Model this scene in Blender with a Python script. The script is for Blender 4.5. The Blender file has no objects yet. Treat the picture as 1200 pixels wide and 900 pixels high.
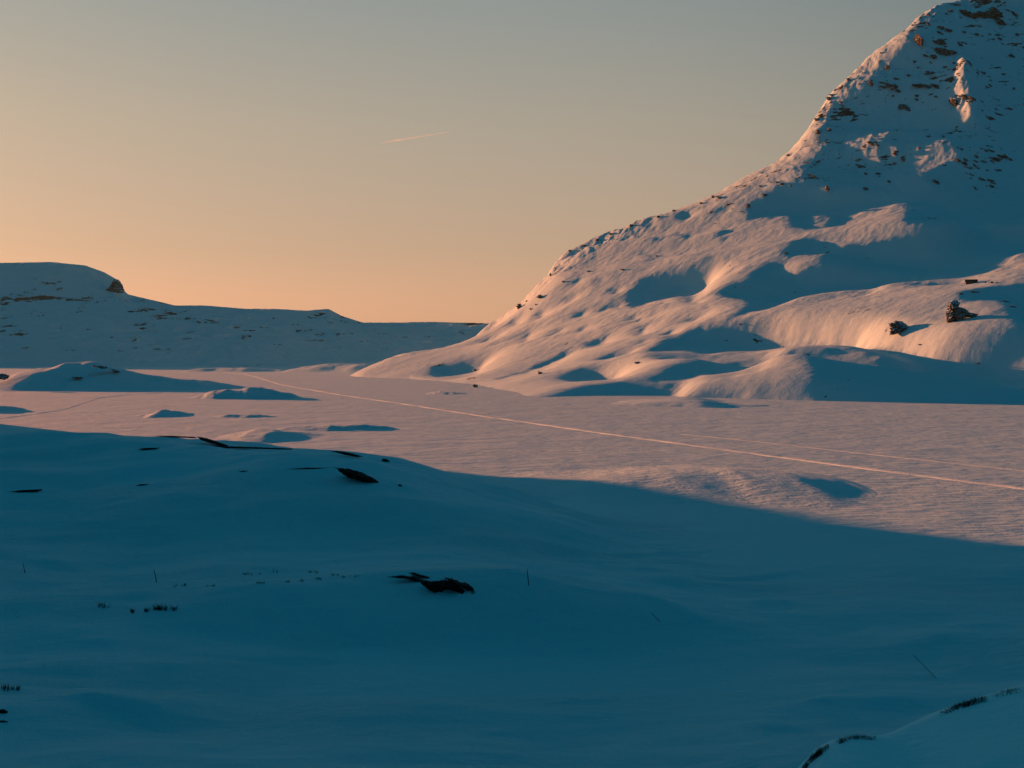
import bpy, math, random
import numpy as np

# ------------------------------------------------------------------ camera, world, sun, exposure
SC = bpy.context.scene
C = SC.collection
F, CX, HY = 1648.0, 600.0, 410.0          # focal length and principal point of the photograph (1200x900), horizon row
EYE = 28.0                                # metres above the frozen lake
SUN_EL, SUN_AZ = 6.0, -45.0               # degrees; azimuth from the view direction, negative = left

cam = bpy.data.cameras.new('camera')
camo = bpy.data.objects.new('camera', cam); C.objects.link(camo); SC.camera = camo
cam.sensor_fit = 'HORIZONTAL'; cam.sensor_width = 36.0; cam.lens = 36.0 * F / 1200.0
cam.shift_y = -(450.0 - HY) / 1200.0
cam.clip_start = 0.5; cam.clip_end = 120000
camo.location = (0, 0, EYE); camo.rotation_euler = (math.pi / 2, 0, 0)

w = bpy.data.worlds.new('World'); SC.world = w; w.use_nodes = True
nt = w.node_tree; nd = nt.nodes; lk = nt.links
sky = nd.new('ShaderNodeTexSky'); sky.sky_type = 'NISHITA'; sky.sun_disc = False
sky.sun_elevation = math.radians(SUN_EL); sky.sun_rotation = math.radians(SUN_AZ)
cap = nd.new('ShaderNodeVectorMath'); cap.operation = 'POWER'; cap.inputs[1].default_value = (0.4, 0.4, 0.4)
geo = nd.new('ShaderNodeTexCoord'); sep = nd.new('ShaderNodeSeparateXYZ')
def sky_ramp(stops):
    r = nd.new('ShaderNodeValToRGB'); els = r.color_ramp.elements
    for i, (e, c) in enumerate(stops):
        p = math.sin(math.radians(e)); el = els[i] if i < 2 else els.new(p)
        el.position = p; el.color = c + (1,)
    lk.new(sep.outputs['Z'], r.inputs[0]); return r
lk.new(geo.outputs['Generated'], sep.inputs[0])
warm = sky_ramp([(0.0, (.80, .52, .52)), (2.2, (.775, .49, .43)), (4, (.675, .465, .39)), (9, (.59, .485, .41)), (14, (.455, .462, .44)), (17.5, (.07, .32, .37)), (24, (.014, .17, .235)), (90, (.002, .200, .275))])
cool = sky_ramp([(0.0, (.015, .12, .175)), (24, (.008, .15, .23)), (90, (.002, .200, .275))])
dot = nd.new('ShaderNodeVectorMath'); dot.operation = 'DOT_PRODUCT'; dot.inputs[1].default_value = (math.sin(math.radians(-20)), math.cos(math.radians(-20)), 0)
side = nd.new('ShaderNodeMapRange'); side.interpolation_type = 'SMOOTHSTEP'; side.inputs['From Min'].default_value = 0.48; side.inputs['From Max'].default_value = 0.92
tint = nd.new('ShaderNodeMix'); tint.data_type = 'RGBA'
mul = nd.new('ShaderNodeVectorMath'); mul.operation = 'MULTIPLY'
sc2 = nd.new('ShaderNodeVectorMath'); sc2.operation = 'SCALE'; sc2.inputs['Scale'].default_value = 10.0 ** 0.6 * 0.914
lk.new(geo.outputs['Generated'], dot.inputs[0]); lk.new(dot.outputs['Value'], side.inputs['Value']); lk.new(side.outputs[0], tint.inputs[0])
lk.new(cool.outputs[0], tint.inputs[6]); lk.new(warm.outputs[0], tint.inputs[7])
lk.new(sky.outputs[0], cap.inputs[0]); lk.new(cap.outputs[0], mul.inputs[0]); lk.new(tint.outputs[2], mul.inputs[1]); lk.new(mul.outputs[0], sc2.inputs[0])
bg = nd['Background']; bg.inputs[1].default_value = 0.05; lk.new(sc2.outputs[0], bg.inputs[0])

sun = bpy.data.lights.new('sun', 'SUN'); suno = bpy.data.objects.new('sun', sun); C.objects.link(suno)
sun.energy = 5.0; sun.angle = math.radians(0.53); sun.color = (1.0, 0.28, 0.10)
suno.rotation_euler = (math.radians(90 - SUN_EL), 0, math.radians(180 - SUN_AZ))
suno.location = (-300, 100, 300)

vs = SC.view_settings; vs.view_transform = 'Standard'; vs.look = 'None'; vs.exposure = 1.25; vs.gamma = 1.0
SC.cycles.use_denoising = True
SC.cycles.max_bounces = 5; SC.cycles.diffuse_bounces = 3

# ------------------------------------------------------------------ helpers
TAN = math.tan(math.radians(SUN_EL))
A = math.radians(SUN_AZ)
U = np.array([-math.sin(A), -math.cos(A)])        # horizontal direction the light travels
V = np.array([-U[1], U[0]])                       # across it
rng = np.random.default_rng(7)
R = random.Random(11)

def _hash(ix, iy, seed):
    n = (ix.astype(np.int64) * 374761393 + iy.astype(np.int64) * 668265263 + seed * 974634777) & 0x7fffffff
    n = ((n ^ (n >> 13)) * 1274126177) & 0x7fffffff
    return ((n ^ (n >> 16)) & 0xffff) / 65535.0

def vnoise(x, y, seed=0):
    ix = np.floor(x); iy = np.floor(y); fx = x - ix; fy = y - iy
    ux = fx * fx * fx * (fx * (fx * 6 - 15) + 10); uy = fy * fy * fy * (fy * (fy * 6 - 15) + 10)
    def grad(dx, dy):
        a = _hash(ix + dx, iy + dy, seed) * 6.2831853
        return np.cos(a) * (fx - dx) + np.sin(a) * (fy - dy)
    return ((grad(0, 0) * (1 - ux) + grad(1, 0) * ux) * (1 - uy) + (grad(0, 1) * (1 - ux) + grad(1, 1) * ux) * uy) * 1.4

def fbm(x, y, octaves=4, seed=0, gain=0.5, ridged=False):
    s = 0.0; a = 1.0
    for k in range(octaves):
        n = vnoise(x * 2.03 ** k + 17.3 * k, y * 2.03 ** k - 9.1 * k, seed + k)
        if ridged: n = 0.5 - np.abs(n)
        s = s + a * n; a *= gain
    return s

def tps_fit(P, z, smooth=0.0, scale=500.0):
    P = np.asarray(P, float) / scale; n = len(P)
    d = ((P[:, None] - P[None]) ** 2).sum(2)
    K = 0.5 * d * np.log(d + 1e-12) + smooth * np.eye(n)
    T = np.c_[np.ones(n), P]
    M = np.block([[K, T], [T.T, np.zeros((3, 3))]])
    c = np.linalg.solve(M, np.r_[np.asarray(z, float), 0, 0, 0])
    def f(x, y):
        x = np.asarray(x, float); sh = x.shape
        X = x.ravel() / scale; Y = np.asarray(y, float).ravel() / scale
        out = c[n] + c[n + 1] * X + c[n + 2] * Y
        for i in range(n):
            dd = (X - P[i, 0]) ** 2 + (Y - P[i, 1]) ** 2
            out += c[i] * 0.5 * dd * np.log(dd + 1e-12)
        return out.reshape(sh)
    return f

def W(px, py, D):                                  # point at depth D along a sight line of the photograph
    return np.array([D * (px - CX) / F, D, EYE + D * (HY - py) / F])

def lakeD(py): return EYE * F / (py - HY)

def in_poly(X, Y, poly):
    c = np.zeros(X.shape, bool); n = len(poly)
    for i in range(n):
        x0, y0 = poly[i]; x1, y1 = poly[i - 1]
        if y0 == y1: continue
        k = ((y0 > Y) != (y1 > Y)) & (X < (x1 - x0) * (Y - y0) / (y1 - y0) + x0)
        c ^= k
    return c

def blur(a, s):
    if s <= 0: return a
    r = int(3 * s) + 1; k = np.exp(-0.5 * (np.arange(-r, r + 1) / s) ** 2); k /= k.sum()
    p = np.pad(a, ((r, r), (0, 0)), mode='edge')
    a = sum(k[i] * p[i:i + a.shape[0]] for i in range(2 * r + 1))
    p = np.pad(a, ((0, 0), (r, r)), mode='edge')
    return sum(k[i] * p[:, i:i + a.shape[1]] for i in range(2 * r + 1))

def smooth01(t):
    t = np.clip(t, 0, 1); return t * t * (3 - 2 * t)

def bilerp(G, fi, fj):
    fi = np.clip(fi, 0, G.shape[0] - 1.001); fj = np.clip(fj, 0, G.shape[1] - 1.001)
    i = fi.astype(int); j = fj.astype(int); a = fi - i; b = fj - j
    return (G[i, j] * (1 - a) + G[i + 1, j] * a) * (1 - b) + (G[i, j + 1] * (1 - a) + G[i + 1, j + 1] * a) * b

def link(name, me, mat, parent=None, smooth=True):
    o = bpy.data.objects.new(name, me); C.objects.link(o)
    if mat: me.materials.append(mat)
    if smooth and len(me.polygons): me.polygons.foreach_set('use_smooth', np.ones(len(me.polygons), bool))
    if parent: o.parent = parent
    return o

def grid_mesh(name, X, Y, Z, mat):
    n, m = X.shape
    co = np.stack([X, Y, Z], -1).reshape(-1, 3).astype(np.float32)
    idx = np.arange(n * m).reshape(n, m)
    q = np.stack([idx[:-1, :-1], idx[:-1, 1:], idx[1:, 1:], idx[1:, :-1]], -1).reshape(-1, 4)
    me = bpy.data.meshes.new(name)
    me.vertices.add(len(co)); me.vertices.foreach_set('co', co.ravel())
    me.loops.add(q.size); me.loops.foreach_set('vertex_index', q.ravel().astype(np.int32))
    me.polygons.add(len(q)); me.polygons.foreach_set('loop_start', (np.arange(len(q)) * 4).astype(np.int32))
    me.polygons.foreach_set('loop_total', np.full(len(q), 4, np.int32))
    me.update(calc_edges=True); me.validate()
    return link(name, me, mat)

def py_mesh(name, verts, faces, mat, parent=None, smooth=True):
    me = bpy.data.meshes.new(name); me.from_pydata([tuple(map(float, v)) for v in verts], [], faces); me.update()
    return link(name, me, mat, parent, smooth)

def structure(o, label):
    o['kind'] = 'structure'; o['label'] = label; return o

def thing(o, label, cat, group=None):
    o['label'] = label; o['category'] = cat
    if group: o['group'] = group
    return o

# ------------------------------------------------------------------ materials
def new_mat(name):
    m = bpy.data.materials.new(name); m.use_nodes = True
    return m, m.node_tree.nodes, m.node_tree.links, m.node_tree.nodes['Principled BSDF']

def snow_mat(name, layers, base=(0.50, 0.77, 0.87), vary=0.06, rock=None, patchy=0):
    """layers: (noise scale per metre, stretch xyz, detail, bump distance in metres)"""
    m, n, l, b = new_mat(name)
    b.inputs['Roughness'].default_value = 0.75
    b.inputs['Specular IOR Level'].default_value = 0.15
    tc = n.new('ShaderNodeTexCoord'); prev = None
    for sc_, st, det, dist in layers:
        mp = n.new('ShaderNodeMapping'); mp.inputs['Scale'].default_value = st; mp.inputs['Rotation'].default_value = (0, 0, -0.35)
        nz = n.new('ShaderNodeTexNoise'); nz.inputs['Scale'].default_value = sc_; nz.inputs['Detail'].default_value = det
        nz.inputs['Roughness'].default_value = 0.6
        bp = n.new('ShaderNodeBump'); bp.inputs['Strength'].default_value = 1.0; bp.inputs['Distance'].default_value = dist
        if patchy and sc_ > 0.2:
            pz = n.new('ShaderNodeTexNoise'); pz.inputs['Scale'].default_value = patchy; pz.inputs['Detail'].default_value = 4
            pr = n.new('ShaderNodeMapRange'); pr.inputs['From Min'].default_value = 0.38; pr.inputs['From Max'].default_value = 0.62; pr.inputs['To Min'].default_value = 0.25
            pm = n.new('ShaderNodeMapping'); pm.inputs['Scale'].default_value = (0.5, 1, 1); l.new(tc.outputs['Object'], pm.inputs[0]); l.new(pm.outputs[0], pz.inputs[0])
            l.new(pz.outputs[0], pr.inputs['Value']); l.new(pr.outputs[0], bp.inputs['Strength'])
        l.new(tc.outputs['Object'], mp.inputs[0]); l.new(mp.outputs[0], nz.inputs[0]); l.new(nz.outputs[0], bp.inputs['Height'])
        if prev: l.new(prev.outputs[0], bp.inputs['Normal'])
        prev = bp
    if prev: l.new(prev.outputs[0], b.inputs['Normal'])
    nz = n.new('ShaderNodeTexNoise'); nz.inputs['Scale'].default_value = 0.03; nz.inputs['Detail'].default_value = 6
    mx = n.new('ShaderNodeMix'); mx.data_type = 'RGBA'
    mx.inputs[6].default_value = tuple(c * (1 - vary) for c in base) + (1,); mx.inputs[7].default_value = tuple(min(1, c * (1 + vary)) for c in base) + (1,)
    l.new(tc.outputs['Object'], nz.inputs[0]); l.new(nz.outputs[0], mx.inputs[0]); out = mx.outputs[2]
    if rock:                                        # bare stones showing through: (grain, lowest, full height, cluster grain)
        fine = n.new('ShaderNodeTexNoise'); fine.inputs['Scale'].default_value = rock[0]; fine.inputs['Detail'].default_value = 9; fine.inputs['Roughness'].default_value = 0.72
        mp = n.new('ShaderNodeMapping'); mp.inputs['Scale'].default_value = (0.75, 0.75, 1.7); mp.inputs['Rotation'].default_value = (0, 0.25, 0)
        clus = n.new('ShaderNodeTexNoise'); clus.inputs['Scale'].default_value = rock[3]; clus.inputs['Detail'].default_value = 3
        sp = n.new('ShaderNodeSeparateXYZ'); hm = n.new('ShaderNodeMapRange'); hm.inputs['From Min'].default_value = rock[1]; hm.inputs['From Max'].default_value = rock[2]
        hm.inputs['To Min'].default_value = -0.10; hm.inputs['To Max'].default_value = 0.0
        l.new(tc.outputs['Object'], mp.inputs[0]); l.new(mp.outputs[0], fine.inputs[0]); l.new(tc.outputs['Object'], clus.inputs[0]); l.new(tc.outputs['Object'], sp.inputs[0]); l.new(sp.outputs['Z'], hm.inputs['Value'])
        ma = n.new('ShaderNodeMath'); ma.operation = 'MULTIPLY_ADD'; ma.inputs[1].default_value = 0.55; l.new(clus.outputs[0], ma.inputs[0]); l.new(fine.outputs[0], ma.inputs[2])
        mb = n.new('ShaderNodeMath'); mb.operation = 'ADD'; l.new(ma.outputs[0], mb.inputs[0]); l.new(hm.outputs[0], mb.inputs[1])
        rp = n.new('ShaderNodeValToRGB'); rp.color_ramp.elements[0].position = 0.885; rp.color_ramp.elements[1].position = 0.90
        l.new(mb.outputs[0], rp.inputs[0])
        m2 = n.new('ShaderNodeMix'); m2.data_type = 'RGBA'; l.new(rp.outputs[0], m2.inputs[0]); l.new(out, m2.inputs[6]); m2.inputs[7].default_value = (0.022, 0.019, 0.019, 1)
        out = m2.outputs[2]
    l.new(out, b.inputs['Base Color'])
    return m

def rock_mat(name, dark, light, snow=0.0, scale=1.0):
    m, n, l, b = new_mat(name)
    b.inputs['Roughness'].default_value = 0.9; b.inputs['Specular IOR Level'].default_value = 0.2
    tc = n.new('ShaderNodeTexCoord')
    nz = n.new('ShaderNodeTexNoise'); nz.inputs['Scale'].default_value = 0.8 * scale; nz.inputs['Detail'].default_value = 8; nz.inputs['Roughness'].default_value = 0.65
    rp = n.new('ShaderNodeValToRGB'); rp.color_ramp.elements[0].position = 0.35; rp.color_ramp.elements[1].position = 0.7
    rp.color_ramp.elements[0].color = dark + (1,); rp.color_ramp.elements[1].color = light + (1,)
    l.new(tc.outputs['Object'], nz.inputs[0]); l.new(nz.outputs[0], rp.inputs[0])
    bp = n.new('ShaderNodeBump'); bp.inputs['Distance'].default_value = 0.5 / scale
    l.new(nz.outputs[0], bp.inputs['Height']); l.new(bp.outputs[0], b.inputs['Normal'])
    out = rp.outputs[0]
    if snow > 0:
        g = n.new('ShaderNodeNewGeometry'); sp = n.new('ShaderNodeSeparateXYZ'); l.new(g.outputs['Normal'], sp.inputs[0])
        n2 = n.new('ShaderNodeTexNoise'); n2.inputs['Scale'].default_value = 0.35 * scale; n2.inputs['Detail'].default_value = 4
        l.new(tc.outputs['Object'], n2.inputs[0])
        ad = n.new('ShaderNodeMath'); ad.operation = 'MULTIPLY_ADD'; ad.inputs[1].default_value = 1.6; l.new(n2.outputs[0], ad.inputs[0]); l.new(sp.outputs['Z'], ad.inputs[2])
        r2 = n.new('ShaderNodeValToRGB'); r2.color_ramp.elements[0].position = 0.62 - 0.25 * snow; r2.color_ramp.elements[1].position = 0.70 - 0.25 * snow
        mr = n.new('ShaderNodeMath'); mr.operation = 'DIVIDE'; mr.inputs[1].default_value = 2.4; l.new(ad.outputs[0], mr.inputs[0]); l.new(mr.outputs[0], r2.inputs[0])
        mx = n.new('ShaderNodeMix'); mx.data_type = 'RGBA'; l.new(r2.outputs[0], mx.inputs[0]); l.new(out, mx.inputs[6]); mx.inputs[7].default_value = (0.50, 0.77, 0.87, 1)
        out = mx.outputs[2]
    l.new(out, b.inputs['Base Color'])
    return m

def plain_mat(name, col, rough=0.85, scale=6.0, vary=0.4):
    m, n, l, b = new_mat(name); b.inputs['Roughness'].default_value = rough; b.inputs['Specular IOR Level'].default_value = 0.2
    tc = n.new('ShaderNodeTexCoord'); nz = n.new('ShaderNodeTexNoise'); nz.inputs['Scale'].default_value = scale; nz.inputs['Detail'].default_value = 4
    mx = n.new('ShaderNodeMix'); mx.data_type = 'RGBA'
    mx.inputs[6].default_value = tuple(c * (1 - vary) for c in col) + (1,); mx.inputs[7].default_value = tuple(c * (1 + vary) for c in col) + (1,)
    l.new(tc.outputs['Object'], nz.inputs[0]); l.new(nz.outputs[0], mx.inputs[0]); l.new(mx.outputs[2], b.inputs['Base Color'])
    return m

M_LAKE = snow_mat('lake_snow', [(0.05, (1, 1, 1), 3, 0.9), (0.35, (0.5, 1, 1), 5, 0.75), (2.2, (0.6, 1, 1), 3, 0.12)], patchy=0.02)
M_FORE = snow_mat('field_snow', [(0.06, (0.7, 1, 1), 4, 1.0), (0.4, (0.6, 1, 1), 5, 0.85), (2.6, (0.7, 1, 1), 4, 0.20), (14.0, (0.8, 1, 1), 2, 0.04)], patchy=0.035)
M_MOUNT = snow_mat('mountain_snow', [(0.016, (1, 1, 0.6), 3, 2.0), (0.11, (1, 0.8, 0.5), 7, 0.5), (0.9, (1, 1, 1), 3, 0.12)], rock=(0.07, 150, 260, 0.013))
M_DRIFT = snow_mat('drift_snow', [(0.08, (1, 1, 1), 4, 0.8), (0.45, (0.7, 1, 1), 5, 0.65), (2.2, (0.7, 1, 1), 3, 0.10)])
M_HILL = snow_mat('far_snow', [(0.012, (1, 1, 1), 5, 7.0), (0.06, (1, 1, 1), 5, 3.5)], rock=(0.018, 20, 60, 0.004))
M_TRACK = snow_mat('packed_snow', [(1.5, (1, 1, 1), 3, 0.12)], base=(0.62, 0.84, 0.90))
M_ROCK = rock_mat('dark_rock', (0.012, 0.008, 0.007), (0.055, 0.035, 0.028))
M_ROCK_SNOWY = rock_mat('snow_dusted_rock', (0.009, 0.007, 0.007), (0.028, 0.019, 0.017), snow=0.35, scale=0.6)
M_ROCK_CLIFF = rock_mat('cliff_rock', (0.016, 0.010, 0.008), (0.085, 0.05, 0.035), snow=0.5, scale=0.4)
M_ROCK_FAR = rock_mat('far_rock', (0.010, 0.009, 0.010), (0.03, 0.024, 0.022), snow=0.15, scale=0.2)
M_ROCK_NEAR = rock_mat('near_rock', (0.010, 0.007, 0.006), (0.045, 0.03, 0.026), scale=3.0)
M_TWIG = plain_mat('heather_twig', (0.014, 0.010, 0.009))
M_WOOD = plain_mat('weathered_stake_wood', (0.035, 0.025, 0.02))
M_WALL = plain_mat('tarred_timber', (0.06, 0.025, 0.018), scale=2.0)
M_ROOF = plain_mat('roof_turf', (0.03, 0.022, 0.02), scale=2.0)

# ------------------------------------------------------------------ lit / shaded layout of the mountain (photo pixels)
SHADE = [
 [(1113,2),(1108,6),(1097,15),(1083,34),(1067,50),(1057,63),(1040,80),(1020,97),(1003,110),(987,123),(970,132),(967,147),(963,163),(977,168),(960,180),(950,193),(947,207),(937,217),(917,220),(900,228),(880,240),(877,257),(910,252),(927,253),(930,267),(950,270),(987,262),(1000,253),(1027,242),(1053,237),(1083,236),(1067,245),(1063,255),(1067,267),(1100,265),(1127,263),(1120,268),(1090,273),(1087,283),(1040,283),(1027,289),(1000,289),(977,295),(967,302),(965,313),(943,323),(923,317),(918,305),(900,310),(873,330),(840,342),(867,348),(880,355),(860,372),(910,358),(933,350),(1020,345),(1027,333),(1100,332),(1133,328),(1160,318),(1183,303),(1200,297),(1400,260),(1400,-60),(1180,-60),(1133,-10)],
 [(743,337),(760,325),(800,322),(823,315),(833,325),(825,340),(800,349),(770,356),(737,360)],
 [(800,247),(815,248),(805,257),(798,255)], [(843,278),(850,268),(862,265),(863,272),(850,279)],
 [(930,283),(950,279),(987,287),(980,295),(930,298),(917,295)],
 [(757,415),(770,407),(800,393),(820,386),(867,383),(933,390),(1013,397),(993,408),(943,415),(927,417),(800,418),(777,417)],
 [(658,446),(677,432),(690,430),(720,438),(728,445),(690,446)],
 [(697,420),(720,415),(740,412),(737,416),(710,421)],
 [(587,442),(617,435),(633,425),(657,418),(667,406),(669,415),(657,423),(633,432),(607,438)],
 [(503,430),(517,428),(557,428),(560,437),(533,443),(507,442)],
 [(667,335),(675,323),(680,324),(677,332)], [(683,400),(710,395),(707,403),(690,406)],
 [(747,392),(757,377),(762,382),(753,392)], [(610,397),(620,388),(622,390),(613,398)],
 [(612,473),(650,466),(677,455),(733,448),(777,450),(800,452),(800,467),(767,467),(740,470),(700,473)],
 [(763,445),(800,429),(833,420),(910,418),(890,432),(860,442),(820,440),(800,446)],
 [(800,457),(850,458),(900,463),(933,462),(953,472),(867,476),(837,475),(820,466)],
 [(947,413),(967,412),(1013,408),(1053,406),(1083,413),(1117,415),(1183,417),(1400,424),(1400,471),(1200,471),(980,470),(960,465),(957,447),(960,437),(950,423)],
 [(1130,345),(1157,340),(1200,339),(1400,336),(1400,380),(1200,377),(1188,367),(1187,357),(1173,352),(1147,352),(1133,353)],
 [(1155,400),(1175,392),(1200,388),(1400,385),(1400,417),(1200,415),(1183,412),(1160,405)],
]
LIT = [
 [(949,255),(960,252),(975,252),(977,258),(967,265),(957,263)],
 [(990,168),(1013,160),(1048,153),(1047,157),(1030,163),(1043,167),(1057,173),(1060,183),(1040,183),(1033,192),(1013,182)],
 [(1070,173),(1083,167),(1107,164),(1123,167),(1130,180),(1127,195),(1113,187),(1103,197),(1090,200),(1078,220),(1075,207),(1067,197),(1077,187)],
 [(1128,75),(1143,83),(1133,93),(1135,110),(1145,127),(1148,147),(1123,147),(1128,130),(1123,113),(1125,93)],
 [(957,222),(970,215),(972,228),(963,229)], [(1140,174),(1150,171),(1145,178)],
 [(1153,265),(1200,262),(1230,262),(1230,270),(1180,267)],
]
RX0, RX1, RY0, RY1 = 300, 1400, -60, 500
_gx, _gy = np.meshgrid(np.arange(RX0, RX1), np.arange(RY0, RY1))
_wx = _gx + 4.0 * fbm(_gx / 26.0, _gy / 26.0, 4, 5); _wy = _gy + 2.5 * fbm(_gx / 26.0, _gy / 26.0, 4, 9)
MASK = np.ones(_gx.shape)
for p in SHADE: MASK[in_poly(_wx, _wy, p)] = 0
for p in LIT: MASK[in_poly(_wx, _wy, p)] = 1
_hol = fbm(_gx / 24.0 + _gy / 40.0, _gy / 11.0 - _gx / 60.0, 3, 15, 0.5)
MASK[(_hol > 0.56) & (_gx > 560) & (_gx < 860) & (_gy < 405) & (_gy > np.interp(_gx, [560, 700, 900, 1200], [300, 200, 120, 0]))] = 0

# ------------------------------------------------------------------ mountain
SKY = [(1400,-150,2150),(1300,-95,2100),(1240,-60,2060),(1180,-25,2020),(1133,-2,1980),(1108,3,1960),(1093,13,1945),(1077,22,1930),(1057,42,1905),(1033,55,1890),(1017,68,1875),(997,90,1855),(970,115,1835),(955,142,1815),(938,163,1800),(920,182,1790),
       (890,200,1780),(855,218,1765),(823,237,1750),(785,247,1735),(760,257,1725),(720,270,1710),(690,283,1700),(657,300,1690),(633,337,1670),(608,355,1655),(597,367,1650),(578,379,1640),(553,397,1620),(527,407,1600),(495,413,1590),(463,417,1560),(440,428,1540)]
INT = [(1150,345,1000),(1131,333,1050),(1150,320,1150),(1150,290,1270),(1150,250,1400),(1150,190,1550),(1150,100,1750),(1150,40,1880),
       (1150,410,832),(1150,440,808),(1060,406,826),(1060,440,805),(960,415,830),(1010,395,880),
       (1060,380,930),(1110,372,960),(1050,340,1090),(1050,300,1290),(1050,240,1450),(1050,170,1600),(1050,100,1740),
       (950,440,822),(950,400,960),(950,380,1030),(950,340,1160),(950,290,1350),(950,240,1500),(950,190,1650),
       (870,445,850),(870,410,980),(870,370,1130),(870,330,1300),(870,280,1470),(870,240,1620),
       (800,450,830),(800,430,930),(800,400,1080),(800,350,1300),(800,300,1480),(800,260,1640),
       (720,455,860),(720,440,960),(720,410,1150),(720,370,1350),(720,320,1530),
       (650,430,1140),(650,380,1390),(650,340,1560),(600,430,1230),(600,400,1430),(550,430,1320),(550,410,1480),(500,430,1400),
       (1200,345,1000),(1200,300,1240),(1200,250,1400),(1200,150,1640),(1200,60,1840),(1300,420,815),(1300,340,1010),(1300,280,1300),(1300,150,1650),(1300,20,1900),(1400,340,1050),(1400,200,1550)]
SHORE = [(1400,470),(1300,470),(1200,470),(1100,470),(1000,470),(900,475),(850,477),(800,475),(740,474),(680,474),(620,472),(585,460),(560,455),(520,447),(480,443),(440,442),(420,441),(400,440)]
pts, zz = [], []
for px, py, D in SKY + INT:
    q = W(px, py, D); pts.append(q[:2]); zz.append(q[2])
for px, py in SHORE:
    D = lakeD(py); q = W(px, py, D); pts.append(q[:2]); zz.append(0.0)
    if px > 430:
        q = W(px, py, D - 70); pts.append(q[:2]); zz.append(-5.0)
for k, (px, py, D) in enumerate(SKY):
    if k % 2 == 0:
        q = W(px, py, D); s = q[2]
        for dD, dz in ((110, -0.28 * 110), (420, -0.33 * 420)):
            r = W(px, py, D + dD); pts.append(r[:2]); zz.append(max(s + dz, -25))
base_m = tps_fit(pts, zz, smooth=2e-4 * 500)

RHO, NIT, FB, PULL, NEARP = 0.11, 40, 0.8, 0.08, 1.3
ds = 5.0
S0, S1, T0, T1 = -2120, 480, 240, 2780
s_ax = np.arange(S0, S1, ds); t_ax = np.arange(T0, T1, ds)
TT, SS = np.meshgrid(t_ax, s_ax, indexing='ij')
GX = SS * U[0] + TT * V[0]; GY = SS * U[1] + TT * V[1]
domain = (GX > -300) & (GX < 1250) & (GY > 640) & (GY < 2650)
H0 = np.where(domain, 0, 0.0)
H0[domain] = base_m(GX[domain], GY[domain])
H0 = np.where(domain, np.clip(H0, -30, 640), -10)
skx = np.array([q[0] for q in SKY][::-1]); skd = np.array([q[2] for q in SKY][::-1])
shx = np.array([q[0] for q in SHORE][::-1]); shd = np.array([lakeD(q[1]) for q in SHORE][::-1])
_pb = CX + F * GX / np.maximum(GY, 50)
H0 = np.minimum(H0, np.where(_pb < 560, np.interp(_pb, [380, 420, 480, 560], [-8, 14, 60, 200]) * 1.0 + 40 - 0.25 * np.maximum(GY - np.interp(_pb, skx, skd), 0) , 900))

def poisson(qs, qt, g0, mu, lam):
    """min |d_s g - qs|^2 + mu |d_t g - qt|^2 + lam |g - g0|^2 with mirrored borders"""
    n, m = g0.shape
    rhs = lam * g0.copy()
    rhs[:, :-1] -= qs[:, :-1]; rhs[:, 1:] += qs[:, :-1]
    rhs[:-1] -= mu * qt[:-1]; rhs[1:] += mu * qt[:-1]
    e = np.concatenate([np.concatenate([rhs, rhs[:, ::-1]], 1), np.concatenate([rhs[::-1], rhs[::-1, ::-1]], 1)], 0)
    Fq = np.fft.rfft2(e)
    kt = 2 - 2 * np.cos(2 * np.pi * np.arange(2 * n) / (2 * n)); ks = 2 - 2 * np.cos(2 * np.pi * np.arange(m + 1) / (2 * m))
    Fq /= (ks[None] + mu * kt[:, None] + lam)
    return np.fft.irfft2(Fq, s=(2 * n, 2 * m))[:n, :m]

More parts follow.
